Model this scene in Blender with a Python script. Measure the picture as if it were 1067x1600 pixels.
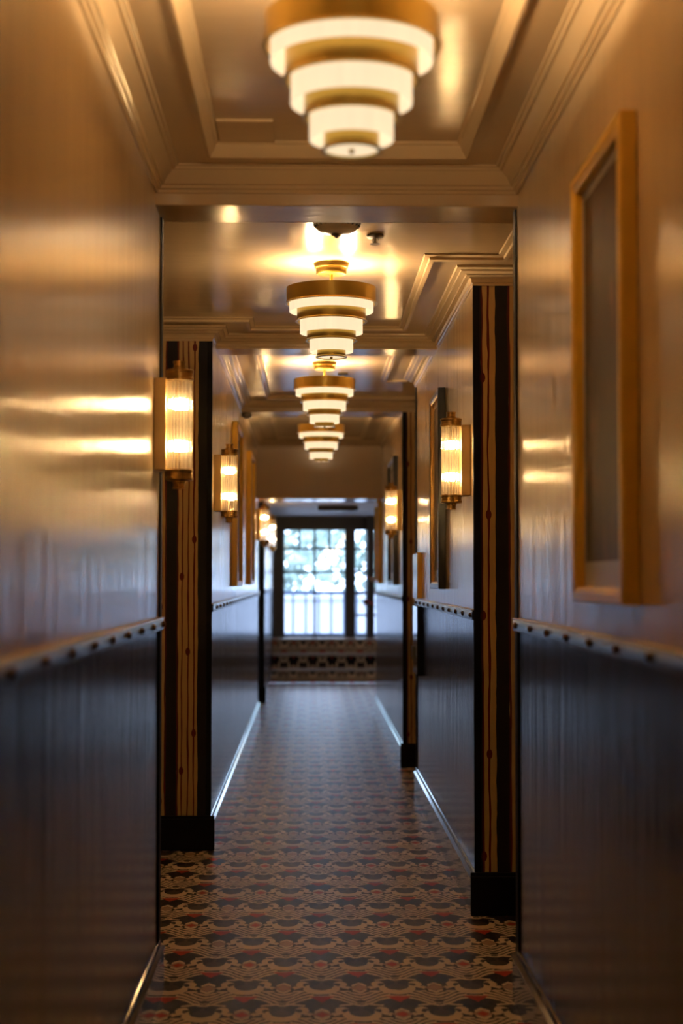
import bpy, bmesh, math, random
from mathutils import Vector
for o in list(bpy.data.objects): bpy.data.objects.remove(o)
random.seed(4)
H = 1.35                      # camera height
XL, XR = -.365*H, .493*H      # corridor wall planes
CX = (XL+XR)/2
S = bpy.context.scene
C = S.collection
# ---------------- camera
cd = bpy.data.cameras.new('camera'); cam = bpy.data.objects.new('camera', cd); C.objects.link(cam)
cam.location = (0, 0, H)
cam.rotation_euler = (math.radians(90)+math.atan(102/2500), 0, -math.atan(49.5/2500))
cd.sensor_fit = 'VERTICAL'; cd.sensor_height = 36; cd.lens = 2500/1600*36
cd.clip_start = .05; cd.clip_end = 200
cd.dof.use_dof = True; cd.dof.focus_distance = 6.7; cd.dof.aperture_fstop = 2.2
S.camera = cam
# ---------------- colour management
S.view_settings.view_transform = 'Standard'; S.view_settings.look = 'None'
S.view_settings.gamma = 1; S.view_settings.use_curve_mapping = False
S.view_settings.exposure = .8
# ---------------- light levels
SKY = 6.2          # daylight outside the glazed end
LAMP_W = 17        # bulb in each tiered ceiling light
DIFF_E = .58       # opal shade glow
BULB_E = 620       # sconce bulbs
WARM = (1, .71, .42)
w = bpy.data.worlds.new('sky'); S.world = w; w.use_nodes = True
bg = w.node_tree.nodes['Background']; bg.inputs[0].default_value = (.50, .67, 1, 1); bg.inputs[1].default_value = SKY
try: w.cycles.sampling_method = 'MANUAL'; w.cycles.sample_map_resolution = 128
except Exception: pass
pd = bpy.data.lights.new('window_daylight', 'AREA'); pd.shape = 'RECTANGLE'; pd.size = 3.0; pd.size_y = 1.6
pd.cycles.is_portal = True
po = bpy.data.objects.new('window_daylight', pd); C.objects.link(po); po.location = (.9, 21.62, 1.3); po.rotation_euler = (math.radians(-90), 0, 0)

# ---------------- node helpers
class E:
    def __init__(s, nt, sock): s.nt = nt; s.k = sock
    def _m(s, op, *a, clamp=False):
        n = s.nt.nodes.new('ShaderNodeMath'); n.operation = op; n.use_clamp = clamp
        for i, v in enumerate((s,)+a):
            if isinstance(v, E): s.nt.links.new(v.k, n.inputs[i])
            else: n.inputs[i].default_value = v
        return E(s.nt, n.outputs[0])
    def __add__(s, o): return s._m('ADD', o)
    __radd__ = __add__
    def __mul__(s, o): return s._m('MULTIPLY', o)
    __rmul__ = __mul__
    def __sub__(s, o): return s._m('SUBTRACT', o)
    def __rsub__(s, o): return (s*-1)+o
    def __truediv__(s, o): return s._m('DIVIDE', o)
    def abs(s): return s._m('ABSOLUTE')
    def lt(s, o): return s._m('LESS_THAN', o)
    def gt(s, o): return s._m('GREATER_THAN', o)
    def min(s, o): return s._m('MINIMUM', o)
    def max(s, o): return s._m('MAXIMUM', o)
    def fract(s): return s._m('FRACT')
    def floor(s): return s._m('FLOOR')
    def sqrt(s): return s._m('SQRT')
    def sin(s): return s._m('SINE')
def coords(nt):
    t = nt.nodes.new('ShaderNodeTexCoord'); sp = nt.nodes.new('ShaderNodeSeparateXYZ'); nt.links.new(t.outputs['Object'], sp.inputs[0])
    return t.outputs['Object'], [E(nt, sp.outputs[i]) for i in range(3)]
def comb(nt, x, y, z):
    n = nt.nodes.new('ShaderNodeCombineXYZ')
    for i, v in enumerate((x, y, z)):
        if isinstance(v, E): nt.links.new(v.k, n.inputs[i])
        else: n.inputs[i].default_value = v
    return n.outputs[0]
def noise(nt, vec, scale=1, detail=2, rough=.5):
    n = nt.nodes.new('ShaderNodeTexNoise'); n.inputs['Scale'].default_value = scale; n.inputs['Detail'].default_value = detail
    n.inputs['Roughness'].default_value = rough; nt.links.new(vec, n.inputs['Vector']); return E(nt, n.outputs[0])
def mixc(nt, f, a, b):
    n = nt.nodes.new('ShaderNodeMix'); n.data_type = 'RGBA'
    if isinstance(f, E): nt.links.new(f.k, n.inputs[0])
    else: n.inputs[0].default_value = f
    for i, v in ((6, a), (7, b)):
        if isinstance(v, tuple): n.inputs[i].default_value = v+(1,)
        else: nt.links.new(v, n.inputs[i])
    return n.outputs[2]
def newmat(name):
    m = bpy.data.materials.new(name); m.use_nodes = True; nt = m.node_tree; return m, nt, nt.nodes['Principled BSDF']
def bump(nt, b, h, strength=.2, dist=.002):
    n = nt.nodes.new('ShaderNodeBump'); n.inputs['Strength'].default_value = strength; n.inputs['Distance'].default_value = dist
    nt.links.new(h.k, n.inputs['Height']); nt.links.new(n.outputs[0], b.inputs['Normal'])
def simple(name, col, rough=.5, metal=0, var=.06, bs=0, coat=0, spec=.5):
    m, nt, b = newmat(name)
    v, (x, y, z) = coords(nt)
    n = noise(nt, v, 14, 3)
    c2 = tuple(max(0, c*(1-var*2)) for c in col)
    nt.links.new(mixc(nt, n, col, c2), b.inputs['Base Color'])
    b.inputs['Roughness'].default_value = rough; b.inputs['Metallic'].default_value = metal
    b.inputs['Coat Weight'].default_value = coat; b.inputs['Coat Roughness'].default_value = .1
    b.inputs['Specular IOR Level'].default_value = spec
    if bs: bump(nt, b, noise(nt, v, 60, 3), bs, .001)
    return m
def wallmat(name, col, rough, st, c2=None, spec=.5):
    # gloss lacquer brushed on vertically: streaks run up the wall
    m, nt, b = newmat(name); v, (x, y, z) = coords(nt)
    s1 = noise(nt, comb(nt, (x+y)*9, 0.0, z*.5), 1, 4, .65)
    s2 = noise(nt, comb(nt, (x+y)*70, 3.0, z*1.6), 1, 3, .6)
    s3 = noise(nt, v, 5, 2)
    nt.links.new(mixc(nt, s1*.6+s2*.4, col, c2 or tuple(c*.9 for c in col)), b.inputs['Base Color'])
    nt.links.new((rough+(s2-.5)*.16+(s1-.5)*.14).k, b.inputs['Roughness'])
    b.inputs['Specular IOR Level'].default_value = spec
    bump(nt, b, s1*6+s2+s3*1.5, st, .0012)
    return m
M = {}
M['cream'] = wallmat('cream_gloss_wall', (.62, .455, .255), .20, .55, spec=.8)
M['navy'] = wallmat('navy_gloss_wainscot', (.024, .022, .038), .18, .5, (.020, .016, .022), spec=.9)
def ceilmat():
    m, nt, b = newmat('glossy_cream_ceiling'); v, (x, y, z) = coords(nt)
    a = noise(nt, comb(nt, x*3, y*10, 0.0), 1, 4, .6); c = noise(nt, v, 40, 3)
    nt.links.new(mixc(nt, a, (.58, .42, .235), (.52, .37, .20)), b.inputs['Base Color'])
    nt.links.new((.17+(a-.5)*.2).k, b.inputs['Roughness'])
    bump(nt, b, a*5+c*.8, .35, .0012); return m
M['ceil'] = ceilmat()
M['crown'] = simple('cream_gloss_moulding', (.57, .41, .22), .2, var=.03)
M['trim'] = simple('navy_gloss_trim', (.030, .032, .050), .09, var=.05, spec=1.0)
M['black'] = simple('black_gloss_trim', (.006, .005, .006), .55, spec=.15)
M['rail'] = simple('slate_navy_rail', (.036, .044, .085), .26)
M['brass'] = simple('satin_brass', (.47, .32, .075), .3, 1, .03)
M['brass_dk'] = simple('antique_brass', (.52, .34, .11), .25, 1, .12)
M['stud'] = simple('dark_bronze_stud', (.10, .05, .022), .3, 1, .1)
M['plate'] = simple('brushed_brass_plate', (.85, .62, .30), .5, 1, .04)
M['goldwood'] = simple('gold_wood_frame', (.80, .48, .045), .34, 0, .12, .1)
M['goldlip'] = simple('gilt_lip', (.75, .45, .14), .25, 1, .08)
M['blackframe'] = simple('black_frame', (.014, .010, .008), .3)
M['mat'] = simple('pale_mat_board', (.42, .40, .38), .35)
M['window'] = simple('dark_window_paint', (.062, .055, .062), .35)
M['farwall'] = simple('taupe_wall', (.30, .26, .22), .5)
M['farceil'] = simple('pale_far_ceiling', (.55, .50, .45), .5)
M['white'] = simple('white_plastic', (.62, .55, .45), .35)
M['steel'] = simple('dull_nickel', (.30, .27, .22), .3, 1)
M['leaf'] = simple('leaf_green', (.36, .46, .38), .6, var=.3)
M['pink'] = simple('pink_petals', (.55, .10, .12), .6, var=.15)
M['blush'] = simple('blush_petals', (.62, .50, .42), .6)
M['stem'] = simple('green_stem', (.06, .10, .03), .6)
M['vase'] = simple('dark_vase', (.03, .03, .04), .15)
M['deck'] = simple('pale_deck', (.22, .22, .23), .6)
M['pale'] = simple('pale_siding', (.40, .40, .41), .6)
M['railing'] = simple('grey_blue_railing', (.06, .08, .13), .5)
M['bark'] = simple('bark', (.12, .09, .06), .8)
def emis(name, col, st, base=(.45, .38, .27)):
    m, nt, b = newmat(name); v, (x, y, z) = coords(nt)
    n = noise(nt, comb(nt, x*60, y*60, z*6), 1, 3)
    nt.links.new(mixc(nt, n, base, tuple(c*.92 for c in base)), b.inputs['Base Color'])
    b.inputs['Emission Color'].default_value = col+(1,)
    nt.links.new((st*(.88+n*.24)).k, b.inputs['Emission Strength']); b.inputs['Roughness'].default_value = .5
    return m
M['opal'] = emis('lit_opal_shade', (1, .78, .50), DIFF_E)
M['pane_glint'] = emis('lit_pane_glint', (1, .75, .4), 2.6)  # glow for the warm glints in the end window
M['globe'] = emis('lobby_fill_glow', (1, .78, .55), 16)  # glow of the added globe that brightens the lobby
M['bulb'] = emis('lit_bulb', (1, .66, .30), BULB_E)
def glassmat(name, tint, fac_t):
    m = bpy.data.materials.new(name); m.use_nodes = True; nt = m.node_tree; nt.nodes.clear()
    o = nt.nodes.new('ShaderNodeOutputMaterial'); t = nt.nodes.new('ShaderNodeBsdfTransparent'); t.inputs[0].default_value = tint+(1,)
    g = nt.nodes.new('ShaderNodeBsdfGlass'); g.inputs['Roughness'].default_value = .02; g.inputs['IOR'].default_value = 1.45
    mx = nt.nodes.new('ShaderNodeMixShader'); mx.inputs[0].default_value = 1-fac_t
    nt.links.new(t.outputs[0], mx.inputs[1]); nt.links.new(g.outputs[0], mx.inputs[2])
    tr = nt.nodes.new('ShaderNodeBsdfTranslucent'); tr.inputs[0].default_value = (1, .9, .75, 1)
    m2 = nt.nodes.new('ShaderNodeMixShader'); m2.inputs[0].default_value = .018
    nt.links.new(mx.outputs[0], m2.inputs[1]); nt.links.new(tr.outputs[0], m2.inputs[2]); nt.links.new(m2.outputs[0], o.inputs[0]); return m
M['rods'] = glassmat('fluted_glass', (1, .97, .9), .42)
def panemat():
    m = bpy.data.materials.new('window_glass'); m.use_nodes = True; nt = m.node_tree; nt.nodes.clear()
    o = nt.nodes.new('ShaderNodeOutputMaterial'); t = nt.nodes.new('ShaderNodeBsdfTransparent')
    g = nt.nodes.new('ShaderNodeBsdfGlossy'); g.inputs['Roughness'].default_value = .01
    mx = nt.nodes.new('ShaderNodeMixShader'); fr = nt.nodes.new('ShaderNodeFresnel'); fr.inputs[0].default_value = 1.5
    nt.links.new(fr.outputs[0], mx.inputs[0]); nt.links.new(t.outputs[0], mx.inputs[1]); nt.links.new(g.outputs[0], mx.inputs[2]); nt.links.new(mx.outputs[0], o.inputs[0]); return m
M['pane'] = panemat()
def artmat(name, a, b_, c):
    m, nt, b = newmat(name); v, (x, y, z) = coords(nt)
    n = noise(nt, comb(nt, y*2.2, 0.0, z*1.5), 1, 2); f = noise(nt, comb(nt, y*9+4.0, 0.0, z*3.5), 1, 4, .6)
    c1 = mixc(nt, n, a, b_)
    nt.links.new(mixc(nt, ((f-.56)*6)._m('MINIMUM', 1, clamp=True)*.7, c1, c), b.inputs['Base Color'])
    b.inputs['Roughness'].default_value = .45; b.inputs['Specular IOR Level'].default_value = .2; return m
M['art1'] = artmat('dark_brown_artwork', (.045, .024, .015), (.075, .045, .032), (.22, .09, .045))
M['art2'] = artmat('mauve_artwork', (.10, .075, .07), (.16, .12, .10), (.30, .2, .15))
# wallpaper: uneven black and ochre stripes with drawn red threads and knots
def wallpaper(name, sign, x0, bands, lines, blobs, rep):
    m, nt, b = newmat(name); v, (x, y, z) = coords(nt)
    d = (x*sign)-x0
    wob = (noise(nt, comb(nt, d*40, 1.0, z*4.5), 1, 2)-.5)*.016
    wob2 = (noise(nt, comb(nt, d*25, 9.0, z*7), 1, 3)-.5)*.016
    k = (d+rep*8)._m('MODULO', rep); kd = k+wob2; kl = k+wob
    och = None
    for a, c in bands:
        t = kd.gt(a)*kd.lt(c); och = t if och is None else och.max(t)
    red = None
    for a, wd in lines:
        t = (kl-a).abs().lt(wd); red = t if red is None else red.max(t)
    for a, zz in blobs:
        zr = ((z-zz+.4815+9.63)._m('MODULO', .963))-.4815
        t = (((k-a)/.0115)*((k-a)/.0115)+(zr/.020)*(zr/.020)).lt(1.0)
        red = red.max(t)
    vn = noise(nt, comb(nt, x*60, y*60, z*8), 1, 3)
    oc = mixc(nt, vn, (.60, .40, .165), (.48, .30, .11))
    c = mixc(nt, och, (.013, .010, .011), oc)
    c = mixc(nt, red*((och*.55)+.45), c, (.13, .014, .010))
    nt.links.new(c, b.inputs['Base Color']); b.inputs['Roughness'].default_value = .55; b.inputs['Specular IOR Level'].default_value = .25
    return m
M['paperL'] = wallpaper('striped_wallpaper', -1, -XL, [(.066, .168), (.224, .33), (.40, .47)],
    [(.085, .0038), (.113, .0034), (.143, .0034), (.167, .0042), (.253, .004), (.226, .004), (.30, .0035), (.43, .004)],
    [(.084, .576), (.145, .39), (.114, .98), (.252, .241), (.30, .7), (.43, .5)], .54)
M['paperR'] = wallpaper('striped_wallpaper_wide', 1, XR, [(.031, .085), (.140, .235)],
    [(.057, .0042), (.141, .005), (.174, .004), (.031, .0035), (.21, .004)],
    [(.057, .64), (.172, .447), (.034, .233), (.21, .8)], .30)
# carpet
def carpet():
    m, nt, b = newmat('ikat_carpet'); v, (x, y, z) = coords(nt)
    PX, PY = .249, .638
    wx = (noise(nt, comb(nt, x*55, y*40, z*40), 1, 2)-.5)*.010
    wy = (noise(nt, comb(nt, x*55+7.0, y*40, z*40), 1, 2)-.5)*.016
    X = x+wx+.0 ; Y = y+z+wy
    def cell(ox, oy):
        u = (((X+ox)/PX)-.0).fract()*PX-PX/2; u = u.abs()
        q = (((Y+oy)/PY)).fract()*PY-PY/2
        return u, q
    def ell(u, q, cu, cq, a, bb):
        p = (u-cu)/a; r = (q-cq)/bb; return p*p+r*r
    cream = None; red = None; grey = None; dark = None; tan = None
    def U(a, t): return t if a is None else a.max(t)
    for k, (ox, oy) in enumerate(((.085, .10), (.085+PX/2, .10+PY/2))):
        u, q = cell(ox, oy)
        ring = ell(u, q, 0, -.012, .060, .070).lt(1)*ell(u, q, 0, .030, .040, .058).gt(1)
        horn = ell(u, q, .062, .045, .022, .040).lt(1)*ell(u, q, .050, .040, .012, .022).gt(1)
        tail = (ell(u, q, .082, .005, .016, .014).lt(1)).max(ell(u, q, .075, -.045, .02, .011).lt(1))
        cream = U(cream, ring.max(horn).max(tail))
        grey = U(grey, ell(u, q, 0, .012, .030, .034).lt(1))
        neck = u.lt(.006)*(q-.065).abs().lt(.03)
        grey = grey.max(neck)
        tri = (u/.042+((-.105-q)/.075)).lt(1)*q.lt(-.105)
        red = U(red, tri)
        rim = (u/.042+((-.098-q)/.085)).lt(1)*q.lt(-.096)
        cream = cream.max(rim*(q.gt(-.108)))
        # lotus / fronds behind the crescent
        t = q-(.080+u*1.05)
        lot = t.gt(0)*q.lt(.262)*u.lt(.098)*(((t/.034+.15+(u*70).sin()*.18).fract()).gt(.40))
        lot = lot*ell(u, q, 0, .150, .016, .018).gt(1)
        fr = (q-(.125-u*.35)).abs().lt(.009)*u.lt(.07)*u.gt(.012)
        cream = cream.max(lot).max(fr)
        dq = q._m('ABSOLUTE')
        di = u/.034+((PY/2-dq)/.046)
        cream = cream.max(di.lt(1.55)*di.gt(1.0)*(((u*160).sin()).gt(-.6)))
        if k == 0: red = red.max(di.lt(.62)); tan = U(tan, di.lt(1.0))
        else: tan = U(tan, di.lt(.9))
    sw = noise(nt, comb(nt, x*30, (y+z)*16, 0.0), 1, 3)
    spd = noise(nt, comb(nt, x*300, y*300, z*300), 1, 2)
    c = mixc(nt, ((sw-.54).abs()).lt(.035)*.55, (.010, .008, .013), (.05, .04, .038))
    c = mixc(nt, cream, c, (.82, .66, .52))
    c = mixc(nt, tan, c, (.50, .32, .24))
    c = mixc(nt, grey, c, (.075, .055, .05))
    c = mixc(nt, red, c, (.50, .04, .02))
    c = mixc(nt, spd*.2, c, (.03, .02, .02))
    nt.links.new(c, b.inputs['Base Color']); b.inputs['Roughness'].default_value = .38
    b.inputs['IOR'].default_value = 1.125
    b.inputs['Sheen Roughness'].default_value = .35
    return m
M['carpet'] = carpet()

# ---------------- mesh helpers
def obj(name, bm, mats, parent=None, smooth=False, bevel=0):
    me = bpy.data.meshes.new(name); bmesh.ops.recalc_face_normals(bm, faces=bm.faces); bm.to_mesh(me); bm.free()
    if not isinstance(mats, (list, tuple)): mats = [mats]
    for m in mats: me.materials.append(m)
    o = bpy.data.objects.new(name, me); C.objects.link(o)
    if parent is not None: o.parent = parent
    if smooth:
        for p in me.polygons: p.use_smooth = True
        me.set_sharp_from_angle(angle=math.radians(35))
    if bevel:
        md = o.modifiers.new('bevel', 'BEVEL'); md.width = bevel; md.segments = 2; md.limit_method = 'ANGLE'
    return o
def box(bm, x0, x1, y0, y1, z0, z1, mi=0):
    v = [bm.verts.new(p) for p in ((x0,y0,z0),(x1,y0,z0),(x1,y1,z0),(x0,y1,z0),(x0,y0,z1),(x1,y0,z1),(x1,y1,z1),(x0,y1,z1))]
    fs = []
    for q in ((0,3,2,1),(4,5,6,7),(0,1,5,4),(1,2,6,5),(2,3,7,6),(3,0,4,7)):
        f = bm.faces.new([v[i] for i in q]); f.material_index = mi; fs.append(f)
    return fs
def bbox(name, b, mat, parent=None, bevel=0):
    bm = bmesh.new(); box(bm, *b); return obj(name, bm, mat, parent, bevel=bevel)
def lathe(bm, prof, n=48, c=(0,0,0), closed=False, axis='z'):
    rings = []
    for r, z in prof:
        if r < 1e-6: rings.append([bm.verts.new((c[0], c[1], c[2]+z))]*n)
        else: rings.append([bm.verts.new((c[0]+r*math.cos(2*math.pi*i/n), c[1]+r*math.sin(2*math.pi*i/n), c[2]+z)) for i in range(n)])
    prs = list(zip(rings, rings[1:]))
    if closed: prs.append((rings[-1], rings[0]))
    for a, b in prs:
        for i in range(n):
            j = (i+1) % n; vs = []
            for v in (a[i], a[j], b[j], b[i]):
                if v not in vs: vs.append(v)
            if len(vs) >= 3:
                try: bm.faces.new(vs)
                except ValueError: pass
def tube(bm, pts, r, n=8):
    pts = [Vector(p) for p in pts]; rings = []
    for i, p in enumerate(pts):
        t = (pts[min(i+1, len(pts)-1)]-pts[max(i-1, 0)]).normalized()
        a = t.cross(Vector((0,0,1)) if abs(t.z) < .9 else Vector((1,0,0))).normalized(); b = t.cross(a)
        rings.append([bm.verts.new(p+(a*math.cos(2*math.pi*k/n)+b*math.sin(2*math.pi*k/n))*r) for k in range(n)])
    for a, b in zip(rings, rings[1:]):
        for k in range(n): bm.faces.new((a[k], a[(k+1)%n], b[(k+1)%n], b[k]))
    bm.faces.new(rings[0]); bm.faces.new(rings[-1])
def struct(o): o['kind'] = 'structure'; return o
def empty(name, loc, label, cat, group=None):
    o = bpy.data.objects.new(name, None); C.objects.link(o); o.location = loc; o.empty_display_size = .05
    o['label'] = label; o['category'] = cat
    if group: o['group'] = group
    return o
def tag(o, label, cat, group=None):
    o['label'] = label; o['category'] = cat
    if group: o['group'] = group
    return o
def copy_tree(o, parent=None):
    c = o.copy(); C.objects.link(c)
    if parent is not None: c.parent = parent
    for ch in [k for k in o.children]: copy_tree(ch, c)
    return c
TN = [0]
def trim(): TN[0] += 1; return 'trim_%d' % TN[0]

# ---------------- structure
TOP = 2.85
ZR1, ZR0 = .901*H, .872*H     # nailed rail
BH = .126*H                   # baseboard height
struct(bbox('floor', (-2.0, 2.8, -3, 20.5, -.1, 0), M['carpet']))
# corridor wall blocks
def block(name, x0, x1, y0, y1, side, paper):
    bm = bmesh.new()
    for z0, z1, mi in ((0, ZR0+.01, 1), (ZR0+.01, TOP, 0)):
        box(bm, x0, x1, y0, y1, z0, z1, mi)
    for f in bm.faces:
        f.normal_update()
        if abs(f.normal.y) > .9: f.material_index = 2
    return struct(obj(name, bm, [M['cream'], M['navy'], paper]))
LB, RB = -1.05, .957          # back of the recesses
block('wall_left_near', LB, XL, -3, 5.29, 'L', M['paperL'])
block('wall_left_middle', LB, XL, 8.0, 15.4, 'L', M['paperL'])
block('wall_left_far', LB, XL, 17.35, 21.5, 'L', M['paperL'])
block('wall_right_near', XR, RB, -3, 5.15, 'R', M['paperR'])
block('wall_right_middle', XR, RB, 6.45, 9.98, 'R', M['paperR'])
block('wall_right_far', XR, RB, 11.42, 16.1, 'R', M['paperR'])
def back(name, x0, x1, y0, y1):
    bm = bmesh.new(); box(bm, x0, x1, y0, y1, 0, ZR0+.01, 1); box(bm, x0, x1, y0, y1, ZR0+.01, TOP, 0)
    struct(obj(name, bm, [M['cream'], M['navy']]))
back('wall_left', -1.25, LB, -3, 21.5)
back('wall_right', RB, 1.15, -3, 16.1)
struct(bbox('wall_rear', (-1.25, 1.15, -3.2, -3, 0, TOP), M['cream']))
struct(bbox('wall_lobby_near', (1.15, 2.8, 16.0, 16.1, 0, TOP), M['farwall']))
struct(bbox('wall_lobby', (2.8, 2.95, 16.0, 21.5, 0, TOP), M['farwall']))
SOF = 1.877*H; CZ1 = 1.989*H; CZ = 1.942*H; FZ = 1.606*H; HZ = 1.535*H
struct(bbox('ceiling', (-1.25, 1.15, -3, 5.18, CZ1, CZ1+.12), M['ceil']))
struct(bbox('ceiling', (-1.25, 1.15, 5.18, 14.75, CZ, CZ+.18), M['ceil']))
struct(bbox('ceiling', (-1.25, 2.95, 15.3, 21.5, FZ, FZ+.2), M['farceil']))
# cross beams
for (y0, y1) in ((5.06, 5.30), (8.27, 8.50), (11.42, 11.80)):
    struct(bbox(trim(), (-1.25, 1.15, y0, y1, SOF, TOP-.05), M['ceil'], bevel=.003))
struct(bbox(trim(), (-1.25, 1.15, 14.7, 15.32, HZ, TOP-.05), M['ceil'], bevel=.003))
# crown moulding swept round each ceiling bay, with mitred corners
def crown(poly, prof, lip=None):
    n = len(poly); bm = bmesh.new(); rings = []
    for i in range(n):
        p = Vector(poly[i]); a = Vector(poly[i-1]); b = Vector(poly[(i+1) % n])
        d1 = (p-a).normalized(); d2 = (b-p).normalized()
        n1 = Vector((-d1.y, d1.x)); n2 = Vector((-d2.y, d2.x))
        mm = (n1+n2)/(1+n1.dot(n2))
        rings.append([bm.verts.new((p.x+mm.x*o, p.y+mm.y*o, z)) for o, z in prof])
    for i in range(n):
        r0, r1 = rings[i], rings[(i+1) % n]
        for k in range(len(prof)-1): bm.faces.new((r0[k], r1[k], r1[k+1], r0[k+1]))
        bm.faces.new((r0[-1], r1[-1], r1[0], r0[0]))
    o = struct(obj(trim(), bm, M['crown'], smooth=True)); return o
def prof(pts, top): 
    return [(0, pts[0][1]*H+H)]+[(a*H, z*H+H) for a, z in pts]+[(pts[-1][0]*H, top+.02), (0, top+.02)]
P2 = [(.004,.877),(.004,.884),(.008,.886),(.008,.896),(.011,.898),(.013,.902),(.015,.9025),(.024,.9055),(.0255,.908),(.0265,.909),(.0415,.9145),(.0425,.918),(.044,.9195),(.054,.923),(.055,.926),(.0565,.930),(.066,.931),(.130,.931),(.131,.9235),(.133,.9235),(.143,.927),(.1435,.930),(.145,.934),(.156,.938),(.158,.939),(.160,.942)]
P1 = [(.006,.905),(.008,.912),(.014,.914),(.016,.921),(.022,.923),(.026,.930),(.033,.940),(.040,.945),(.043,.951),(.049,.951),(.052,.957),(.058,.958),(.060,.962),(.128,.962),(.130,.955),(.137,.954),(.141,.962),(.148,.970),(.152,.980),(.156,.982),(.160,.989)]
crown([(XL, -2.9), (XR, -2.9), (XR, 5.06), (XL, 5.06)], prof(P1, CZ1))
crown([(LB, 5.30), (RB, 5.30), (RB, 6.45), (XR, 6.45), (XR, 8.27), (XL, 8.27), (XL, 8.0), (LB, 8.0)], prof(P2, CZ))
crown([(XL, 8.50), (XR, 8.50), (XR, 9.98), (RB, 9.98), (RB, 11.42), (XL, 11.42)], prof(P2, CZ))
crown([(XL, 11.80), (XR, 11.80), (XR, 14.70), (XL, 14.70)], prof(P2, CZ))
# baseboards (moulded cap) + rail + black edge casings, both hands
def extr(name, prof_, x, sgn, y0, y1, mat):
    bm = bmesh.new(); a = [bm.verts.new((x+sgn*o, y0, z)) for o, z in prof_]; b = [bm.verts.new((x+sgn*o, y1, z)) for o, z in prof_]
    k = len(prof_)
    for i in range(k): bm.faces.new((a[i], a[(i+1)%k], b[(i+1)%k], b[i]))
    bm.faces.new(a); bm.faces.new(b[::-1])
    return struct(obj(name, bm, mat, smooth=True))
BP = [(0, 0), (.016, 0), (.016, BH-.044), (.0195, BH-.040), (.0205, BH-.034), (.0205, BH-.027), (.0075, BH-.0212), (.0065, BH-.019), (.0065, BH-.008), (.0055, BH-.003), (0, BH)]
stud_me = None
def stud(parent, x, y, z, sgn):
    global stud_me
    if stud_me is None:
        bm = bmesh.new(); lathe(bm, [(0, .009), (.004, .0085), (.0085, .006), (.0105, .0015), (.0105, 0), (0, 0)], 16)
        o = obj('stud', bm, M['stud'], smooth=True); stud_me = o.data
    else:
        o = bpy.data.objects.new('stud', stud_me); C.objects.link(o)
    o.parent = parent; o.location = (x, y, z); o.rotation_euler = (0, sgn*math.pi/2, 0)
def side_run(sgn, x, y0, y1, first, hand):
    extr('baseboard_'+hand, BP, x, sgn, y0-.016, y1+.016, M['trim'])
    r = extr(trim(), [(0, ZR0), (.009, ZR0), (.012, ZR0+.003), (.012, ZR1-.004), (.010, ZR1-.001), (0, ZR1-.001)], x, sgn, y0, y1, M['rail'])
    c = extr(trim(), [(0, ZR1-.001), (.0135, ZR1-.001), (.0135, ZR1+.002), (.012, ZR1+.003), (0, ZR1+.003)], x, sgn, y0, y1, M['crown'])
    y = first
    while y > max(y0, 1.6)+.02:
        if y < y1-.02: stud(r, x+sgn*.012, y, (ZR0+ZR1)/2, sgn)
        y -= .3335
side_run(1, XL, -3, 5.29, 5.285-.02, 'left')
side_run(-1, XR, -3, 5.15, 5.08, 'right')
side_run(1, XL, 8.0, 15.4, 15.3, 'left')
side_run(-1, XR, 6.45, 9.98, 9.84, 'right')
side_run(-1, XR, 11.42, 16.1, 15.95, 'right')
side_run(1, XL, 17.35, 20.5, 20.4, 'left')
for sgn, x, ya, yb in ((1, XL, 5.235, 5.291), (-1, XR, 5.095, 5.151), (1, XL, 15.34, 15.401), (-1, XR, 9.93, 9.981)):
    b = sorted((x, x+sgn*.006)); struct(bbox(trim(), (b[0], b[1], ya, yb, BH, SOF), M['black']))
# bases and corner strips of the papered returns
def ret(x0, x1, y, corner):
    struct(bbox('baseboard_return', (min(x0, x1), max(x0, x1), y-.022, y, 0, BH-.015), M['black'], bevel=.004))
    struct(bbox(trim(), (min(x0, x1), max(x0, x1), y-.014, y, BH-.02, BH), M['black'], bevel=.004))
ret(LB, XL+.022, 8.0, 0); ret(XR-.022, RB, 6.45, 0); ret(XR-.022, RB, 11.42, 0); ret(LB, XL+.022, 17.35, 0)
for sgn, x, y in ((1, XL, 8.0), (-1, XR, 6.45), (-1, XR, 11.42), (1, XL, 17.35)):
    b = sorted((x+sgn*.004, x-sgn*.022)); struct(bbox(trim(), (b[0], b[1], y-.004, y+.018, BH, SOF), M['black'], bevel=.002))
extr('baseboard_left', BP, LB, 1, 5.29, 8.0, M['trim']); extr('baseboard_right', BP, RB, -1, 5.15, 6.45, M['trim'])
extr('baseboard_right', BP, RB, -1, 9.98, 11.42, M['trim']); extr('baseboard_left', BP, LB, 1, 15.4, 17.35, M['trim'])
# ceiling hatch
h = bbox('trim_hatch', (-.275, -.108, 4.62, 4.855, CZ1-.007, CZ1+.01), M['ceil'], bevel=.002); struct(h)
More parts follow.
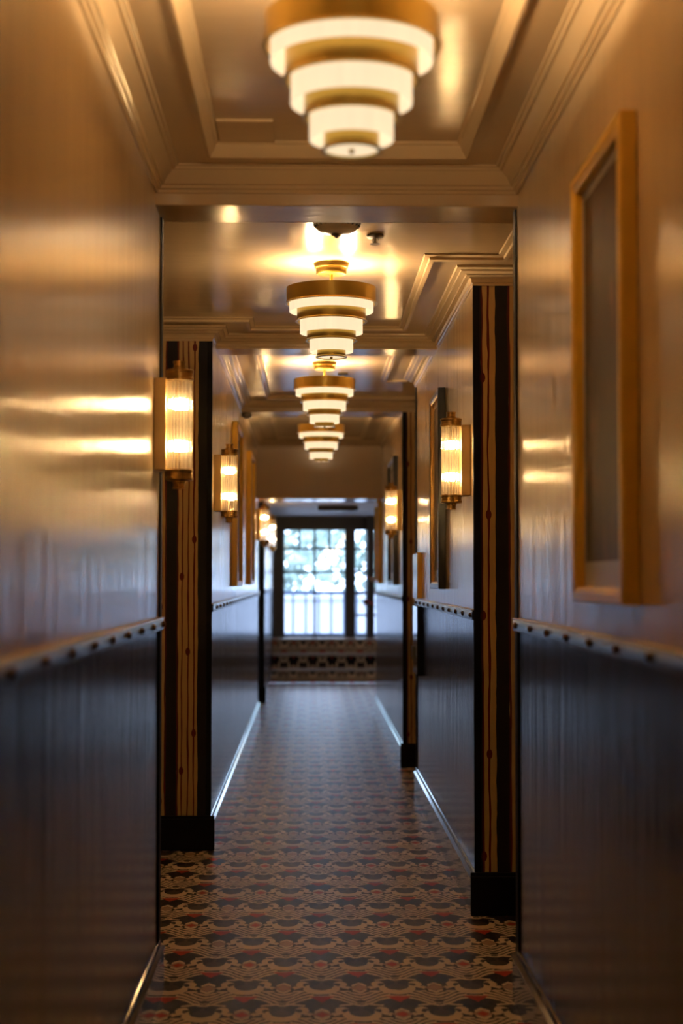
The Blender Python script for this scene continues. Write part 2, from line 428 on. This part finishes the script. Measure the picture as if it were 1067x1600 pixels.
# stairs
bm = bmesh.new(); RZ = .135*H
for i in range(3):
    y = 20.5+.30*i; z = RZ*(i+1)
    pts = [(y, .003), (y, z-.035), (y-.018, z-.030), (y-.024, z-.014), (y-.018, z-.003), (y-.006, z), (21.498, z), (21.498, .003)]
    a = [bm.verts.new((XL+.002, p, q)) for p, q in pts]; b = [bm.verts.new((2.798, p, q)) for p, q in pts]
    for k in range(len(pts)): bm.faces.new((a[k], b[k], b[(k+1) % len(pts)], a[(k+1) % len(pts)]))
    bm.faces.new(a); bm.faces.new(b)
st_ = tag(obj('carpeted_steps', bm, M['carpet']), 'three low patterned-carpet steps below the glazed end of the corridor', 'stairs')
M['tread_glow'] = simple('pale_tread_glow', (.50, .50, .55), .3, .4)  # pale colour stands in for light glowing on the carpeted step edges
for i in range(3):
    y = 20.5+.30*i; z = RZ*(i+1)
    bbox('tread_glow', (XL+.01, 2.79, y-.030, y-.018, z-.034, z+.001), M['tread_glow'], st_, .004)  # painted glow along each step edge, not a metal part
# glazed end wall
WY = 21.5; SC = H/157
def wx(px): return (px-484)*SC
def wz(py): return (902-py)*SC+H
z0, z1 = wz(994), wz(825.5)
struct(bbox('wall_window', (-1.25, 2.95, WY, WY+.12, 0, z0-.03), M['window']))
struct(bbox('wall_window', (-1.25, 2.95, WY, WY+.12, z1, TOP), M['window']))
WN = [0]
def window(xa, xb, vs, hs, extra=()):
    WN[0] += 1
    bm = bmesh.new(); t = .030
    box(bm, xa-.002, xa+.025, WY+.02, WY+.08, z0-.03, z1); box(bm, xb-.025, xb+.002, WY+.02, WY+.08, z0-.03, z1)
    box(bm, xa+.025, xb-.025, WY+.02, WY+.08, z1-.025, z1+.002); box(bm, xa+.025, xb-.025, WY+.02, WY+.08, z0-.032, z0+.02)
    for x in vs: box(bm, x-t/2, x+t/2, WY+.03, WY+.07, z0+.02, z1-.025)
    for z in hs: box(bm, xa+.025, xb-.025, WY+.032, WY+.068, z-t/2, z+t/2)
    for (x, za, zb) in extra: box(bm, x-t/2, x+t/2, WY+.034, WY+.066, za, zb)
    o = struct(obj('window_%d' % WN[0], bm, M['window']))
    g = bbox('pane', (xa+.01, xb-.01, WY+.048, WY+.052, z0, z1), M['pane'], o)
def wpost(xa, xb, mat=None, y0=WY-.02): struct(bbox(trim(), (xa, xb, y0, WY+.12, z0-.04, z1+.02), mat or M['window'], bevel=.004))
hs5 = [wz(857.5), wz(893), wz(927), wz(961)]
window(wx(444.5)-.025, wx(538.5)+.025, [wx(491.5)], [wz(857.5), wz(894)], [(wx(467.5), wz(857.5), z1-.02), (wx(515), wz(857.5), z1-.02)])
wpost(wx(428.5), wx(442.5)); window(wx(400)-.02, wx(428.5), [wx(413)], hs5)
wpost(-1.25, wx(400)-.02)
wpost(wx(541), wx(555.4)-.02); window(wx(555.4)-.025, wx(571.5)+.025, [], hs5)
wpost(wx(572.5)+.02, wx(582), y0=WY-.05); window(wx(582), wx(640), [wx(600), wx(620)], hs5)
wpost(wx(640), wx(655)); window(wx(655), wx(715), [wx(675), wx(695)], hs5); wpost(wx(715), 2.95)
# tall dark post in front of the glazing
struct(bbox(trim(), (wx(573), wx(583), WY-.16, WY-.06, RZ*3, FZ), M['window'], bevel=.004))
# outside
struct(bbox('ground', (-14, 16, 21.63, 60, -.35, -.25), M['deck']))
struct(bbox('porch_floor', (-4, 6, 21.63, 24.2, .2, .42), M['deck']))
r = empty('porch_railing', (0, 23.9, .42), 'blue-grey balustrade on the porch outside the glazed end wall', 'railing')
rz = 1.12
def rel(o, r): 
    for v in o.data.vertices: v.co -= r.location
    return o
rel(bbox('top_rail', (-3, 5, 23.87, 23.93, rz-.42+.42-.03, rz+.03), M['railing'], r), r)
rel(bbox('bottom_rail', (-3, 5, 23.88, 23.92, .48, .52), M['railing'], r), r)
for i in range(26):
    x = -1.2+.19*i; rel(bbox('baluster', (x-.014, x+.014, 23.886, 23.914, .42, rz-.03), M['railing'], r), r)
def tree(x, y, zc, rad, label, i):
    t = empty('tree', (x, y, -.25), label, 'tree')
    bm = bmesh.new(); tube(bm, [(0, 0, 0), (.05, 0, zc*.5), (0, .05, zc)], .12); obj('trunk', bm, M['bark'], t)
    bm = bmesh.new(); rr = random.Random(i)
    for k in range(900):
        d = Vector((rr.gauss(0, 1), rr.gauss(0, 1), rr.gauss(0, 1))).normalized()*rad*rr.uniform(.45, 1)
        c = Vector((0, 0, zc))+Vector((d.x, d.y, d.z*.8)); s = rr.uniform(.08, .2)
        a = Vector((rr.gauss(0, 1), rr.gauss(0, 1), rr.gauss(0, 1))).normalized(); b = a.orthogonal().normalized()
        vs = [bm.verts.new(c+a*s), bm.verts.new(c+b*s*.6), bm.verts.new(c-a*s), bm.verts.new(c-b*s*.6)]; bm.faces.new(vs)
    obj('foliage', bm, M['leaf'], t)
tree(-.9, 33, 2.3, 1.7, 'pale green tree seen through the left panes of the end window', 1)
tree(1.5, 36, 2.5, 1.8, 'pale green tree seen through the right panes of the end window', 2)
sl = empty('pane_glint_bulbs', (.3, 25.2, 0), 'made-up strand of bulbs standing in for warm glints in the right panes of the end window', 'stand-in lights')  # invented bulbs, in place of warm light spots in the glass
pts = [((px-484)*25.2/2500-.3, .09*(i % 3), (902-py)*25.2/2500+H) for i, (px, py) in enumerate(((502, 874), (509, 884), (514, 876), (511, 862), (519, 866), (524, 874), (527, 860), (533, 850), (540, 838)))]
bm = bmesh.new(); tube(bm, [(p[0], p[1], p[2]+.075) for p in pts]+[(.8, 0, 2.9)], .004, 6); obj('cable', bm, M['black'], sl)
bm = bmesh.new(); tube(bm, [(.8, 0, -.25), (.8, 0, 2.95)], .03, 10); obj('pole', bm, M['railing'], sl)
for p in pts:
    bm = bmesh.new(); lathe(bm, [(0, -.045), (.025, -.035), (.035, 0), (.022, .035), (.012, .045), (.012, .07), (0, .07)], 16, p); obj('bulb', bm, M['pane_glint'], sl, True)
b = empty('garden_wall', (0, 29, -.25), 'low white garden wall beyond the porch railing', 'wall')
rel(bbox('wall_panel', (-8, 9, 28.9, 29.1, -.25, .95), M['pale'], b), b); rel(bbox('coping', (-8, 9, 28.85, 29.15, .95, 1.03), M['pale'], b), b)

# ---------------- tiered ceiling lights
def lamp(y, cz, label, proto=None):
    r = empty('tiered_ceiling_light', (CX, y, cz), label, 'ceiling light', 'tiered brass ceiling lights down the corridor')
    k = H; Z = lambda q: (1+q)*H-cz
    bm = bmesh.new(); c0 = 0
    lathe(bm, [(0, 0), (.053*k, 0), (.053*k, -.006), (.050*k, -.012), (.050*k, -.020), (.046*k, -.022), (.046*k, -.040), (.043*k, -.046), (0, -.046)], 48); obj('canopy', bm, M['brass'], r, True)
    bm = bmesh.new(); lathe(bm, [(0, -.04), (.0075, -.04), (.0075, Z(.80)), (0, Z(.80))], 16)
    o = obj('stem', bm, M['brass'], r, True)
    tiers = [(.1365, .867, .818, .126, .795), (.1055, .850, .765, .094, .730), (.0758, .768, .707, .065, .674), (.045, .699, .657, None, None)]
    for i, (rd, zt, zb, rw, zw) in enumerate(tiers):
        bm = bmesh.new(); a = rd*k; t = .0025
        lathe(bm, [(a-.003, Z(zt)), (a-.003, Z(zb)+.008), (a+.003, Z(zb)+.003), (a+.003, Z(zb)), (a-.0055, Z(zb)), (a-.0055, Z(zt))], 72, closed=True); obj('brass_band', bm, M['brass'], r, True)
        if rw:
            zt2 = zt-.012; b_ = rw*k
            bm = bmesh.new(); lathe(bm, [(b_, Z(zt2)), (b_, Z(zw)), (b_-.004, Z(zw)), (b_-.004, Z(zt2))], 72, closed=True); obj('opal_shade', bm, M['opal'], r, True)
            # spider arms tie the tier to the stem
            bm = bmesh.new()
            for q in range(3):
                an = q*2*math.pi/3+.5; tube(bm, [(0, 0, Z(zt2)-.004), ((b_+.002)*math.cos(an), (b_+.002)*math.sin(an), Z(zt2)-.004)], .0022, 6)
            obj('spider', bm, M['brass'], r)
    bm = bmesh.new()
    lathe(bm, [(0, Z(.657)+.004), (.0415*k, Z(.657)+.004), (.0415*k, Z(.657)+.009), (0, Z(.657)+.009)], 48); obj('bottom_diffuser', bm, M['opal'], r, True)
    bm = bmesh.new(); lathe(bm, [(0, Z(.657)-.006), (.004, Z(.657)-.005), (.006, Z(.657)), (.006, Z(.657)+.004), (0, Z(.657)+.004)], 16); obj('finial', bm, M['brass'], r, True)
    bm = bmesh.new()
    # inner opal floor closing the second tier, lit by the bulbs
    for rw, zz in ((.096, .775), (.0667, .715)):
        lathe(bm, [(.0, Z(zz)), ((rw-.004)*k, Z(zz)), ((rw-.004)*k, Z(zz)+.003), (0, Z(zz)+.003)], 48)
    obj('inner_diffuser', bm, M['opal'], r)
    return r
def bulblight(y):
    for dx, dy in ((.07, .03), (-.07, -.03)):
        l = bpy.data.lights.new('ceiling_bulb', 'POINT'); l.energy = LAMP_W/2; l.color = WARM; l.shadow_soft_size = .022
        o = bpy.data.objects.new('ceiling_bulb', l); C.objects.link(o); o.location = (CX+dx, y+dy, 1.862*H)
for y, cz, lab in ((3.30, CZ1, 'nearest and largest tiered brass ceiling light, cut by the top of the frame'),
                   (6.44, CZ, 'second tiered brass ceiling light, sharp, with its round canopy and stem in view'),
                   (9.43, CZ, 'third tiered brass ceiling light, just below the second one'),
                   (12.28, CZ, 'farthest and smallest tiered brass ceiling light, before the plain header'),
                   (.30, CZ1, 'tiered brass ceiling light above the camera, out of the picture')):
    lamp(y, cz, lab); bulblight(y)

# ---------------- sconces
def sconce(sgn, x, y, label):
    zc = 1.360*H
    r = empty('wall_sconce', (x, y, zc), label, 'wall lamp', 'fluted glass wall sconces')
    bm = bmesh.new(); a = sorted((0, sgn*.037)); box(bm, a[0], a[1], -.055, .055, -.146, .146); obj('back_plate', bm, M['plate'], r, bevel=.002)
    c = (sgn*.075, 0, 0)
    for s in (1, -1):
        pr = [(0, .141), (.030, .141), (.0455, .143), (.0455, .150), (.043, .153), (.043, .166), (.0455, .169), (.0455, .175), (.040, .178), (.021, .179), (.021, .184), (.0185, .186), (.0185, .198), (.0205, .199), (.0205, .204), (0, .206)]
        bm = bmesh.new(); lathe(bm, [(q, s*zz) for q, zz in pr], 40, c); cap = obj('brass_cap', bm, M['brass_dk'], r, True)
        bm = bmesh.new(); lathe(bm, [(0, s*.067-.018), (.008, s*.067-.016), (.013, s*.067-.008), (.013, s*.067+.008), (.008, s*.067+.016), (0, s*.067+.018)], 20, c); bl = obj('bulb', bm, M['bulb'], r, True)
        bm = bmesh.new(); lathe(bm, [(0, s*.087), (.010, s*.087), (.010, s*.142), (0, s*.142)], 16, c); obj('bulb_holder', bm, M['brass_dk'], r, True)
    bm = bmesh.new(); n = 22
    for i in range(n):
        an = 2*math.pi*i/n; lathe(bm, [(.0054, -.142), (.0054, .142)], 10, (c[0]+.0365*math.cos(an), .0365*math.sin(an), 0))
    obj('fluted_glass', bm, M['rods'], r, True)
    bm = bmesh.new(); b_ = sorted((sgn*.034, sgn*.05))
    box(bm, b_[0], b_[1], -.012, .012, -.150, -.146); obj('bracket', bm, M['brass_dk'], r)
    return r
sconce(1, XL, 5.11, 'large left-hand fluted glass sconce nearest the camera, on the cream wall end')
sconce(1, XL, 8.27+.02, 'second fluted glass sconce on the left wall, just past the striped return')
sconce(1, XL, 14.86, 'third fluted glass sconce on the left wall, small, under the plain header')
sconce(1, XL, 17.75, 'farthest fluted glass sconce on the left, overlapping the window frame')
sconce(-1, XR, 6.66, 'nearest right-hand fluted glass sconce, in front of the black framed picture')
sconce(-1, XR, 11.62, 'small blurred fluted glass sconce on the far right wall')

# ---------------- pictures
def picture(sgn, x, y0, y1, z0, z1, fm, am, label, liner=None):
    yc = (y0+y1)/2; zc = (z0+z1)/2; wy = (y1-y0)/2; wz_ = (z1-z0)/2
    r = empty('framed_picture', (x+sgn*.002, yc, zc), label, 'picture', 'framed pictures on the corridor walls')
    D, R, W = .036, .012, .036
    bm = bmesh.new()
    # frame profile swept round: outer back, outer front, rounded, inner front, inner back
    pr = [(0, 0), (0, D-.004), (.004, D), (W-.012, D), (W-.010, D-.003), (W-.004, D-.004), (W, D-.007), (W, 0)]
    rings = []
    for (sy, sz) in ((-1,-1), (1,-1), (1,1), (-1,1)):
        rings.append([bm.verts.new((sgn*h, sy*(wy-i), sz*(wz_-i))) for i, h in pr])
    for k in range(4):
        for i in range(len(pr)):
            j = (i+1) % len(pr); f = bm.faces.new((rings[k][i], rings[(k+1)%4][i], rings[(k+1)%4][j], rings[k][j]))
            f.material_index = 1 if (liner and i in (4, 5, 6)) else 0
    obj('frame', bm, [fm, liner or fm], r)
    a = sorted((sgn*.001, sgn*(R-.002))); iw, ih = wy-W+.001, wz_-W+.001
    bm = bmesh.new()
    m_ = .045
    box(bm, a[0], sgn*R if sgn > 0 else a[1], -iw, iw, -ih, -ih+m_*1.3) if sgn > 0 else box(bm, sgn*R, 0, -iw, iw, -ih, -ih+m_*1.3)
    q = sorted((0, sgn*R))
    box(bm, q[0], q[1], -iw, iw, ih-m_*.5, ih); box(bm, q[0], q[1], -iw, -iw+m_*.4, -ih+m_*1.3, ih-m_*.5); box(bm, q[0], q[1], iw-m_*.4, iw, -ih+m_*1.3, ih-m_*.5)
    obj('mat_board', bm, M['mat'], r)
    bm = bmesh.new(); box(bm, a[0], a[1], -iw+m_*.4, iw-m_*.4, -ih+m_*1.3, ih-m_*.5); obj('artwork', bm, am, r)
    return r
ZA, ZB = .957*H, 1.705*H
picture(-1, XR, 3.21, 3.82, ZA, ZB, M['goldwood'], M['art1'], 'large gold framed dark picture on the near right wall', M['goldwood'])
picture(-1, XR, 7.81, 8.38, ZA, 1.69*H, M['blackframe'], M['art2'], 'black framed picture with gilt inner lip behind the right-hand sconce', M['goldlip'])
picture(-1, XR, 12.05, 12.95, ZA, 1.68*H, M['blackframe'], M['art2'], 'small black framed picture beside the blurred far right sconce', M['blackframe'])
picture(-1, XR, 14.76, 15.5, ZA, 1.525*H, M['goldwood'], M['art2'], 'farthest gold framed picture on the right wall, by the window', M['goldwood'])
picture(1, XL, 10.1, 10.92, ZA, 1.73*H, M['goldwood'], M['art2'], 'gold framed picture directly behind the second left sconce', M['goldwood'])
picture(1, XL, 12.45, 13.35, ZA, 1.73*H, M['goldwood'], M['art2'], 'farther gold framed picture on the left wall, under the last ceiling light', M['goldwood'])

# ---------------- fire cabinet let into the right wall, painted like it
fx = XR-.016
cb = empty('extinguisher_cabinet', (XR, 9.70, .77), 'narrow wall cabinet painted cream and navy at the end of the middle right wall', 'cabinet')
for nm, z_0, z_1, mt in (('upper_door', ZR1+.008, 1.494, M['cream']), ('lower_door', .77, ZR0-.002, M['trim'])):
    rel(bbox(nm, (fx-.012, XR, 9.50, 9.90, z_0, z_1), mt, cb, .003), cb)
for nm, z_0, z_1, mt in (('edge_trim', ZR1+.008, 1.498, M['goldwood']), ('lower_edge', .766, ZR0-.002, M['black'])):
    rel(bbox(nm, (fx-.014, XR, 9.49, 9.498, z_0, z_1), mt, cb), cb)
rel(bbox('latch', (fx-.026, fx-.012, 9.82, 9.85, .85, .93), M['steel'], cb, .003), cb)
# ---------------- ceiling fittings
def sprinkler(x, y, z, label):
    r = empty('sprinkler', (x, y, z), label, 'sprinkler', 'ceiling sprinklers')
    bm = bmesh.new(); lathe(bm, [(0, 0), (.030, 0), (.033, -.004), (.030, -.009), (.014, -.012), (0, -.012)], 32); obj('escutcheon', bm, M['steel'], r, True)
    bm = bmesh.new(); lathe(bm, [(0, -.010), (.007, -.010), (.005, -.030), (0, -.030)], 16)
    for s in (1, -1): tube(bm, [(s*.007, 0, -.011), (s*.012, 0, -.020), (s*.005, 0, -.031)], .002, 6)
    obj('nozzle', bm, M['steel'], r, True)
    bm = bmesh.new(); lathe(bm, [(0, -.029), (.006, -.030), (.018, -.033), (.018, -.035), (0, -.034)], 24); obj('deflector', bm, M['steel'], r, True)
sprinkler(.242, 5.90, CZ, 'small metal sprinkler on the ceiling right of the smoke detector')
sprinkler(.205, 9.95, CZ, 'tiny blurred sprinkler on the ceiling right of the third light')
r = empty('smoke_detector', (.095, 5.66, CZ), 'domed smoke detector half hidden behind the first beam', 'smoke detector')
bm = bmesh.new(); lathe(bm, [(0, 0), (.086, 0), (.086, -.012), (.083, -.020), (.076, -.024), (.070, -.034), (.055, -.043), (.030, -.049), (0, -.050)], 48); obj('housing', bm, M['white'], r, True)
bm = bmesh.new(); lathe(bm, [(0, -.048), (.020, -.049), (.020, -.053), (.012, -.057), (.004, -.064), (0, -.065)], 24); obj('sensor', bm, M['steel'], r, True)
bm = bmesh.new()
for i in range(24):
    an = 2*math.pi*i/24; c_, s_ = math.cos(an), math.sin(an)
    tube(bm, [(.0835*c_, .0835*s_, -.0195), (.0765*c_, .0765*s_, -.0245)], .003, 6)
obj('vent_ring', bm, M['black'], r)
bm = bmesh.new(); lathe(bm, [(0, 0), (.034, 0), (.036, -.01), (.030, -.024), (.014, -.032), (0, -.034)], 24)
o = tag(obj('motion_sensor', bm, M['steel'], smooth=True), 'small grey motion sensor under the third beam at the left wall', 'sensor'); o.location = (XL+.036, 11.6, SOF)
o = tag(bbox('exit_light_bar', (.09, .55, 18.2, 18.27, FZ-.06, FZ), M['window'], bevel=.006), 'dark bar fitting fixed under the far ceiling before the window', 'ceiling fitting')
r = empty('added_lobby_globe', (2.0, 18.6, FZ), 'added globe light, out of view, brightening the side lobby beyond the right wall', 'added light')  # added out of view to lighten the lobby
bm = bmesh.new(); lathe(bm, [(0, -.31)]+[(.11*math.sin(a*math.pi/12), -.42+.11*math.cos(a*math.pi/12)) for a in range(1, 12)]+[(0, -.53)], 24); obj('added_globe', bm, M['globe'], r, True)
bm = bmesh.new(); lathe(bm, [(0, 0), (.05, 0), (.05, -.02), (.006, -.03), (.006, -.27), (.03, -.28), (.03, -.31), (0, -.31)], 24); obj('added_globe_rod', bm, M['brass'], r, True)
# ---------------- flowers at the right of the stairs
v = empty('flower_vase', (1.02, 18.3, 0), 'tall vase of pink flowers standing beyond the right wall end', 'vase')
bm = bmesh.new(); lathe(bm, [(0, 0), (.10, 0), (.12, .10), (.13, .35), (.09, .62), (.055, .75), (.07, .80), (.060, .80), (.045, .75), (0, .70)], 32); obj('vase_body', bm, M['vase'], v, True)
def flower(px, py, y, rad, mat, n):
    cx = (px-484)*y/2500; cz_ = (902-py)*y/2500+H
    p = Vector((cx-1.02, y-18.3, cz_))
    bm = bmesh.new(); tube(bm, [(0, 0, .74), (p.x*.4, p.y*.4, .74+(p.z-.74)*.7), tuple(p)], .005, 6); st = obj('stem', bm, M['stem'], v)
    bm = bmesh.new(); rr = random.Random(n)
    for k in range(16):
        an = k*2.399; el = rr.uniform(-.3, 1.2); d = Vector((math.cos(an)*math.cos(el), math.sin(an)*math.cos(el), math.sin(el)))
        sd = d.orthogonal().normalized(); q0 = p+d*rad*.15; q1 = p+d*rad*.65+sd*rad*.38; q2 = p+d*rad*1.05; q3 = p+d*rad*.65-sd*rad*.38
        q4 = p+d*rad*.6+d.cross(sd)*rad*.15
        vs = [bm.verts.new(q) for q in (q0, q1, q2, q3, q4)]
        for t in ((0,1,4), (1,2,4), (2,3,4), (3,0,4)): bm.faces.new([vs[i] for i in t])
    obj('flower', bm, mat, v)
flower(575, 943, 18.25, .062, M['pink'], 1); flower(568, 941, 18.1, .03, M['stem'], 5)
flower(583, 908, 18.3, .05, M['blush'], 2); flower(575, 903, 18.35, .025, M['pink'], 3); flower(592, 925, 18.3, .055, M['pink'], 4)
